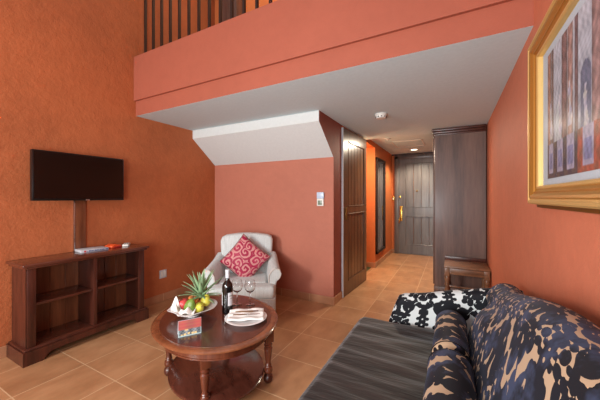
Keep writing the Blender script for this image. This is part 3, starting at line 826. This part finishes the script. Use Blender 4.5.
# arms: outward rolling wings
for s in (-1, 1):
    b = bm_new()
    # profile across (x outward, z) of the arm swept from front to back with the top rising
    def arm(u, v):
        y = -.245 + .52 * u
        a = 2 * pi * v
        topz = .455 + .055 * u + .07 * max(0, u - .6)
        prof = [(.255, .20), (.262, .33), (.268, .42), (.285, topz), (.325, topz + .035), (.372, topz + .025), (.392, topz - .02), (.378, topz - .06), (.352, topz - .085), (.340, .33), (.335, .20), (.30, .195)]
        k = v * len(prof); i = int(k) % len(prof); f = k - int(k); j = (i + 1) % len(prof)
        x = prof[i][0] * (1 - f) + prof[j][0] * f; z = prof[i][1] * (1 - f) + prof[j][1] * f
        x -= .04 * u
        return (s * x, y, z)
    V, fs = grid(b, arm, 10, 24)
    b.faces.new([V[0][j] for j in range(24)]); b.faces.new([V[10][j] for j in range(24)][::-1])
    bmesh.ops.remove_doubles(b, verts=b.verts, dist=1e-5); bmesh.ops.recalc_face_normals(b, faces=b.faces)
    o = obj('arm', b, M['cream'], t, local=True, angle=60); bv = o.modifiers.new('bev', 'BEVEL'); bv.width = .012; bv.segments = 3; bv.limit_method = 'ANGLE'; bv.angle_limit = 1.0
    b = bm_new()
    tp = .455
    tube(b, [(s * x, -.247, z) for x, z in ((.262, .33), (.270, .42), (.290, tp), (.325, tp + .033), (.370, tp + .023), (.388, tp - .02), (.374, tp - .06), (.350, tp - .085))], .006, 8)
    obj('arm_piping', b, M['piping'], t, local=True)
b = rbox_sub(-.25, .25, -.20, .23, .215, .345, .035); obj('seat_cushion', b, M['cream'], t, local=True, angle=60)
b = rbox_sub(-.325, .325, -.365, -.19, .215, .34, .035)
obj('seat_front', b, M['cream'], t, local=True, angle=60)
b = bm_new(); box(b, -.335, .335, -.37, .30, .07, .225, .02, 3); obj('seat_base', b, M['cream'], t, local=True, angle=60)
b = bm_new(); tube(b, [(-.333, -.30, .222), (-.330, -.368, .222), (.330, -.368, .222), (.333, -.30, .222)], .006, 8); obj('seat_piping', b, M['piping'], t, local=True)
for sx in (-1, 1):
    for sy in (-.33, .26):
        b = bm_new(); lathe(b, [(.014, 0), (.022, .075)], (sx * .295, sy, 0), 12); obj('leg', b, M['mahog'], t, local=True)

# scatter cushion: square standing on a corner
def pillow(bm, half, thick, n=22):
    def f(sgn):
        def g(u, v):
            x = (u * 2 - 1); y = (v * 2 - 1)
            k = (1 - abs(x) ** 3.2) * (1 - abs(y) ** 3.2)
            pin = 1 - .07 * (1 - abs(x) ** 2) * abs(y) ** 2 ; pin2 = 1 - .07 * (1 - abs(y) ** 2) * abs(x) ** 2
            return (x * half * pin2, sgn * thick * max(k, 0) ** .45, y * half * pin)
        return g
    for s in (-1, 1):
        grid(bm, f(s), n, n, lambda u, v: (u * half * 2, v * half * 2))
    bmesh.ops.remove_doubles(bm, verts=bm.verts, dist=1e-4); bmesh.ops.recalc_face_normals(bm, faces=bm.faces)
cu = thing('scatter_cushion', 'square magenta cushion with pale scrolls standing on its corner in the armchair', 'cushion', AL, AR)
RM = Matrix.Translation((0.0, .078, .520)) @ Matrix.Rotation(-.20, 4, 'X') @ Matrix.Rotation(pi / 4 - .08, 4, 'Y')
b = bm_new(); pillow(b, .198, .055); bmesh.ops.transform(b, matrix=RM, verts=b.verts); obj('cover', b, M['cushion'], cu, local=True, angle=80)
b = bm_new(); loop = []
for k in range(65):
    a = k / 64 * 4; e = int(a) % 4; f = (a - int(a)) * 2 - 1
    pnt = [(f, -1), (1, f), (-f, 1), (-1, -f)][e]; q = 1 - .07 * (1 - f * f)
    loop.append(RM @ Vector(((pnt[0] if abs(pnt[0]) < 1 and e in (0, 2) else pnt[0] * (q if e in (1, 3) else 1)) * .198, 0, (pnt[1] * (q if e in (0, 2) else 1)) * .198)))
tube(b, loop, .004, 6); obj('piping', b, M['cushion_edge'], cu, local=True)

# ------------------------------------------------------------------ sofa
t = thing('sofa', 'long sofa in blue-black damask with plain brown velvet seat along the right wall', 'sofa', (-.05, .72, 0))
SY1 = 1.86; SY0 = -.36
def smoothstep(a, b_, x):
    x = max(0, min(1, (x - a) / (b_ - a))); return x * x * (3 - 2 * x)
def top_h(y):
    yc = .75; d = abs(y - yc)
    return .912 - .18 * smoothstep(.1, 1.15, d) 
b = bm_new()
def sback(u, v):
    y = (SY0 + .02) + (SY1 + .03 - SY0 - .02) * u
    H = top_h(y)
    endr = min((SY1 + .05 - y), (y - SY0 + .03)) ; er = smoothstep(0, .22, endr)
    xf = .065 + .10 * (1 - er)
    prof = [(.13, .30), (xf, .40), (xf + .0, .47), (xf + .025, .56), (xf + .055, .66 * 1), (.165, H - .09), (.19, H - .035), (.225, H - .006), (.262, H), (.30, H - .012), (.328, H - .045), (.340, H - .11), (.345, .6), (.345, .3)]
    # keep the middle of the profile below the top
    prof = [(x, min(z, H - .10 - .03 * (5 - i)) if 2 <= i <= 4 else z) for i, (x, z) in enumerate(prof)]
    k = v * (len(prof) - 1); i = min(int(k), len(prof) - 2); f = k - i
    def cr(p0, p1, p2, p3, f): return .5 * ((2 * p1) + (-p0 + p2) * f + (2 * p0 - 5 * p1 + 4 * p2 - p3) * f * f + (-p0 + 3 * p1 - 3 * p2 + p3) * f ** 3)
    P_ = [prof[max(0, i - 1)], prof[i], prof[i + 1], prof[min(len(prof) - 1, i + 2)]]
    return (cr(*[p[0] for p in P_], f), y, cr(*[p[1] for p in P_], f))
def uvb(u, v):
    return (u * 2.25 + .13, v * 1.15)
V, fs = grid(b, sback, 300, 160, uvb)
b.faces.new([v for v in V[0]][::-1]); b.faces.new([v for v in V[300]])
add_pattern(obj('back', b, M['sofa_back'], t, angle=70), 1.12, (.05, .1))
def interp(tab, x):
    if x <= tab[0][0]: return tab[0][1]
    for (a, p), (c, q) in zip(tab, tab[1:]):
        if x <= c:
            k = (x - a) / (c - a); return p + (q - p) * k
    return tab[-1][1]
def sofa_arm(y0, y1):
    b = bm_new(); yc = (y0 + y1) / 2; ht = (y1 - y0) / 2
    XLF = [(.1, -.36), (.3, -.376), (.4, -.366), (.47, -.342), (.52, -.325), (.56, -.308), (.60, -.290), (.71, -.285)]
    TOPS = [(0, .566), (.04, .582), (.22, .604), (.45, .642), (.7, .677), (.93, .705), (1, .692)]
    def f(u, v):
        h = interp(TOPS, u); th = ht * (.55 + .45 * min(1, u / .03)); r = th
        if v < .44: z = .10 + (h - r - .10) * (v / .44); y = yc - th
        elif v > .56: z = h - r - (h - r - .10) * ((v - .56) / .44); y = yc + th
        else:
            a = pi * (v - .44) / .12; z = h - r + r * sin(a); y = yc - th * cos(a)
        xl = interp(XLF, z); x = xl + (.335 - xl) * u
        return (x, y, z)
    def uvf(u, v):
        p = f(u, v); return (p[0], p[2] + (p[1] - y0))
    V, fs = grid(b, f, 120, 150, uvf)
    b.faces.new(V[0][::-1]); b.faces.new(V[120])
    bmesh.ops.recalc_face_normals(b, faces=b.faces)
    o = obj('arm', b, M['sofa_arm'], t, angle=60); add_pattern(o, .86, (.02, .03), .0012, PD0); return o
sofa_arm(1.88, 1.975)
sofa_arm(SY0 - .10, SY0)
b = bm_new()
SX = -.545
def seat(u, v):
    # u along the sofa, v across from the front hem over the top to the back
    y = SY0 + .005 + (SY1 - .01 - SY0) * u
    e = min(u, 1 - u) * (SY1 - SY0); edge = smoothstep(0, .035, e)
    prof = [(SX + .012, .26), (SX, .29), (SX, .375), (SX + .010, .405), (SX + .035, .420), (SX + .12, .424), (-.25, .428), (-.08, .43), (.05, .432), (.13, .43)]
    k = v * (len(prof) - 1); i = min(int(k), len(prof) - 2); f = k - i
    x = prof[i][0] * (1 - f) + prof[i + 1][0] * f; z = prof[i][1] * (1 - f) + prof[i + 1][1] * f
    z2 = z - (.03 * (1 - edge) if z > .3 else 0)
    if i >= 4: z2 += .0035 * sin(y * 37 + 2.2 * sin(x * 7 + y * 3)) + .002 * sin(y * 83 + x * 13)
    return (x, y, z2)
V, fs = grid(b, seat, 150, 45)
b.faces.new([v for v in V[0]][::-1]); b.faces.new([v for v in V[150]])
obj('seat', b, M['velvet'], t, angle=70)
b = bm_new(); box(b, SX + .02, .33, SY0 + .01, SY1 - .012, .07, .28, .012); obj('base', b, M['velvet'], t)
for lx in (SX + .06, .28):
    for ly in (SY0 + .08, SY1 - .08):
        b = bm_new(); lathe(b, [(.016, 0), (.026, .072)], (lx, ly, 0), 12); obj('leg', b, M['mahog'], t)

def bolster(y0, y1, r, label, ph):
    t = thing('bolster', label, 'bolster', (-.008, (y0 + y1) / 2, .435), 0, 'bolsters on the sofa')
    b = bm_new(); L = y1 - y0
    def f(u, v):
        s = u
        endd = min(s, 1 - s) * L; rr = r * (1 - (1 - min(1, endd / .05)) ** 2.2 * .75) if endd < .05 else r
        rr *= 1 + .012 * sin(s * 21 + ph)
        if endd <= 1e-6: rr = r * .02
        a = -2 * pi * v - pi / 2
        return (-.008 + rr * cos(a), y0 + L * s, .434 + r + .003 + rr * sin(a) * .98)
    grid(b, f, 150, 90, lambda u, v: (u * L + ph, v * 2 * pi * r))
    bmesh.ops.recalc_face_normals(b, faces=b.faces)
    add_pattern(obj('cover', b, M['sofa_back'], t, angle=80), .85, (0, .1), .0036, PD0)
    for yy in (y0 + .045, y1 - .045):
        b = bm_new(); tube(b, [(-.008 + (r * .995) * cos(a * 2 * pi / 32), yy, .437 + r + (r * .975) * sin(a * 2 * pi / 32)) for a in range(33)], .0035, 6); obj('piping', b, M['black'], t)
bolster(1.325, 1.80, .074, 'damask bolster farther from the camera, between sofa seat and back', .3)
bolster(.70, 1.318, .080, 'damask bolster nearest the camera, between sofa seat and back', .9)

# ------------------------------------------------------------------ wardrobe and luggage rack
t = thing('wardrobe', 'tall dark wooden wardrobe with cornice against the right wall of the passage', 'wardrobe', (.07, 4.6, 0))
wx0, wx1, wy0, wy1 = -.203, .352, 4.0, 5.25
b = bm_new(); box(b, wx0, wx1, wy0, wy1, .0, 2.0, .003, 1); obj('carcass', b, M['ward'], t)
b = bm_new(); box(b, wx0 - .012, wx1, wy0 - .012, wy1, 1.99, 2.012, .004); box(b, wx0 - .022, wx1, wy0 - .030, wy1, 2.012, 2.04, .006); box(b, wx0 - .03, wx1, wy0 - .045, wy1, 2.04, 2.068, .006); obj('cornice', b, M['mahog'], t)
b = bm_new(); box(b, wx0 - .008, wx1, wy0 - .006, wy1, 0, .07, .003); obj('plinth', b, M['ward'], t)
for k in range(2):
    y = wy0 + .02 + k * .61; b = bm_new(); box(b, wx0 - .018, wx0, y, y + .60, .09, 1.97, .004); dr = obj('wardrobe_door', b, M['ward'], t)
    b = bm_new(); lathe(b, [(.014, 0), (.006, .012), (.013, .022), (.004, .03)], n=14, mat=Matrix.Translation((wx0 - .018, y + (.55 if k == 0 else .05), 1.0)) @ Matrix.Rotation(-pi / 2, 4, 'Y')); obj('knob', b, M['brass'], dr)

t = thing('luggage_rack', 'low brown wooden luggage rack with slatted top in front of the wardrobe', 'luggage rack', (.14, 3.78, 0))
rx0, rx1, ry0, ry1 = -.085, .352, 3.56, 3.975
for (lx, ly) in ((rx0 + .03, ry0 + .03), (rx1 - .03, ry0 + .03), (rx0 + .03, ry1 - .03), (rx1 - .03, ry1 - .03)):
    b = bm_new(); box(b, lx - .025, lx + .025, ly - .025, ly + .025, .32, .415, .003)
    lathe(b, [(.012, 0), (.020, .03), (.014, .06), (.022, .10), (.024, .16), (.016, .20), (.024, .225), (.016, .245), (.022, .27), (.027, .295), (.020, .32)], (lx, ly, 0), 16)
    obj('leg', b, M['rack'], t)
b = bm_new(); box(b, rx0 + .05, rx1 - .05, ry0 + .015, ry0 + .04, .345, .41, .003); box(b, rx0 + .05, rx1 - .05, ry1 - .04, ry1 - .015, .345, .41, .003)
box(b, rx0 + .015, rx0 + .04, ry0 + .05, ry1 - .05, .345, .41, .003); box(b, rx1 - .04, rx1 - .015, ry0 + .05, ry1 - .05, .345, .41, .003); obj('rail', b, M['rack'], t)
for ys in (ry0 + .018, ry1 - .036):
    b = bm_new(); box(b, rx0 + .05, rx1 - .05, ys, ys + .018, .10, .12, .003); obj('stretcher', b, M['rack'], t)
for k in range(7):
    y = ry0 + .004 + k * .059
    b = bm_new(); box(b, rx0, rx1, y, y + .045, .415, .432, .004); obj('slat', b, M['rack'], t)
b = bm_new(); box(b, rx0, rx1, ry1 - .02, ry1, .430, .475, .004); obj('back_rail', b, M['mahog'], t)

# ------------------------------------------------------------------ framed picture
t = thing('framed_picture', 'large gilt-framed art print hanging on the right wall above the sofa', 'picture', (XR, 1.12, 1.17))
fy0, fy1, fz0, fz1 = .60, 1.66, 1.172, 1.892
b = bm_new()
def ring(prof, mat_, name):
    """prof: list of (inset from outer edge, x) swept round the rectangle"""
    b = bm_new(); R = []
    for ins, x in prof:
        y0, y1, z0, z1 = fy0 + ins, fy1 - ins, fz0 + ins, fz1 - ins
        R.append([b.verts.new((x, y0, z0)), b.verts.new((x, y1, z0)), b.verts.new((x, y1, z1)), b.verts.new((x, y0, z1))])
    for A, B in zip(R, R[1:]):
        for k in range(4): b.faces.new((A[k], A[(k + 1) % 4], B[(k + 1) % 4], B[k]))
    bmesh.ops.recalc_face_normals(b, faces=b.faces)
    return obj(name, b, mat_, t, smooth=False)
ring([(-.016, XR - .001), (-.016, .345), (-.002, .340), (0.0, .330)], M['gold_dark'], 'frame_backing')
ring([(0, .335), (0, .312), (.006, .306), (.014, .306), (.018, .311), (.023, .311)], M['gold_light'], 'outer_moulding')
ring([(.023, .311), (.028, .307), (.036, .309), (.046, .318), (.052, .318), (.055, .322), (.064, .330)], M['gold'], 'cove_moulding')
ring([(.064, .330), (.067, .325), (.073, .325), (.078, .330), (.080, .346)], M['gold_light'], 'inner_moulding')
b = bm_new(); box(b, .346, .350, fy0 + .07, fy1 - .07, fz0 + .07, fz1 - .07); obj('mat_board', b, M['mat'], t, smooth=False)
random.seed(3)
def paint(u, v):
    v0 = v
    # u: 0 = far (left) edge of the print, v: up; an old street of columns, niches and statues
    W = .735
    c = [150 + 30 * v, 152 + 30 * v, 165 + 28 * v]
    n_ = sin(u * 61 + v * 13) * sin(v * 47 - u * 9)
    # sky opening
    # (centre, halfwidth, colour) columns
    for (cu, hw, col) in ((.03, .028, (164, 122, 106)), (.085, .02, (120, 96, 92)), (.26, .035, (132, 100, 98)), (.335, .03, (170, 134, 126)), (.405, .02, (118, 92, 94)), (.60, .045, (158, 126, 124)), (.70, .03, (120, 96, 100)), (.88, .05, (160, 126, 118)), (.97, .03, (110, 92, 96))):
        if abs(u - cu) < hw:
            s = (u - cu) / hw; k = 1 - .28 * s * s + .10 * n_
            c = [x * k for x in col]
    # arch / windows
    if .13 < u < .22 and .1 < v < .58: c = [176, 182, 190] if v < .55 - 8 * (u - .175) ** 2 * 10 else c
    if .45 < u < .55 and v < .66 - 22 * (u - .5) ** 2: c = [104, 106, 128]
    if .74 < u < .82 and v < .7: c = [96, 96, 120]
    # statues: pale figures in niches
    for (cu, base) in ((.06, .30), (.20, .30), (.33, .33), (.5, .22), (.66, .3)):
        hgt = (v - base) / .30
        if 0 < hgt < 1:
            wd = .018 * (1.15 - .5 * hgt + .25 * sin(hgt * 9)) if hgt < .84 else .009
            if abs(u - cu - .006 * sin(hgt * 6)) < wd: c = [178 + 14 * n_, 174 + 14 * n_, 184]
    # lower dark band with pedestals
    if v < .27:
        k = .75
        c = [80 + 20 * n_, 66 + 14 * n_, 72]
        if u > .42: c = [150 + 20 * n_, 82, 66]
        for (cu, hw) in ((.06, .035), (.20, .04), (.335, .045), (.52, .05), (.70, .05), (.88, .05)):
            if abs(u - cu) < hw and v > .04:
                e = abs(u - cu) / hw
                c = [122, 122, 160] if e < .7 and .07 < v < .2 else [156, 150, 172]
    g = .92 + .07 * sin(u * 140 + 3 * sin(v0 * 21)) * sin(v0 * 90 + u * 30) + .09 * sin(v0 * 33 + 4 * sin(u * 25)) * sin(u * 75)
    c = [max(0, min(255, x * g)) for x in c]
    return srgb(*c)
colour_grid('print', 0, 0, 190, 120, lambda u, v: (.3445, 1.508 - .755 * u, 1.277 + .51 * v * .985), paint, M['print'], t, local=False)
b = bm_new(); b.faces.new([b.verts.new(q) for q in ((.3405, fy0 + .075, fz0 + .075), (.3405, fy0 + .075, fz1 - .075), (.3405, fy1 - .075, fz1 - .075), (.3405, fy1 - .075, fz0 + .075))]); obj('glazing', b, M['pane'], t, smooth=False)

# ------------------------------------------------------------------ lights
def area(name, loc, target, size, sizey, power, col=(1, 1, 1), spread=None):
    l = bpy.data.lights.new(name, 'AREA'); l.shape = 'RECTANGLE'; l.size = size; l.size_y = sizey; l.energy = power; l.color = col
    if spread: l.spread = spread
    o = bpy.data.objects.new(name, l); COL.objects.link(o); o.location = loc
    o.rotation_euler = (Vector(target) - Vector(loc)).to_track_quat('-Z', 'Y').to_euler(); return o
def point(name, loc, power, col, r=.05):
    l = bpy.data.lights.new(name, 'POINT'); l.energy = power; l.color = col; l.shadow_soft_size = r
    o = bpy.data.objects.new(name, l); COL.objects.link(o); o.location = loc; return o
area('window_light', (-2.3, -2.4, 1.8), (-1.2, 2.5, .7), 0.55, .8, 120, (1.0, .98, .94))
area('window_light_wide', (-1.2, -2.5, 1.1), (-1.3, 2.0, 1.6), 2.6, 2.0, 32, (1.0, 1.0, 1.0))
area('front_fill', (-.75, -.5, .95), (-.7, 3.6, 2.1), 1.0, .7, 42, (.90, .97, 1.0))  # added cool fill behind the camera, lifts ceiling and right wall; no real source
sp = bpy.data.lights.new('recessed_spot', 'SPOT'); sp.energy = 85; sp.color = (1, .88, .68); sp.spot_size = 2.4; sp.spot_blend = .6; sp.shadow_soft_size = .06
o = bpy.data.objects.new('recessed_spot', sp); COL.objects.link(o); o.location = (-.66, 5.9, CZ2 - .03)
point('bathroom_glow', (-1.65, 4.35, 1.85), 24, (1, .74, .42), .1)
area('passage_glow', (-.65, 4.3, CZ - .02), (-.65, 4.3, 0), .3, .3, 30, (1, .86, .66))
point('upstairs_bulb', (-2.26, YB - .14, 4.5), 12, (1, .6, .3), .05)
point('upstairs_fill', (-1.6, 2.6, 4.0), 14, (1, .74, .45), .2)
w = bpy.data.worlds.new('world'); scene.world = w; w.use_nodes = True
w.node_tree.nodes['Background'].inputs[0].default_value = (.95, .97, 1.0, 1); w.node_tree.nodes['Background'].inputs[1].default_value = .72

# ------------------------------------------------------------------ camera
cam = bpy.data.cameras.new('camera'); cam.sensor_fit = 'HORIZONTAL'; cam.sensor_width = 36; cam.lens = 36 * 282.5 / 600; cam.shift_y = -2.33 / 600
cam.clip_start = .02
co = bpy.data.objects.new('camera', cam); COL.objects.link(co); co.location = (0, 0, 1.2); co.rotation_euler = (pi / 2, 0, .4952)
scene.camera = co
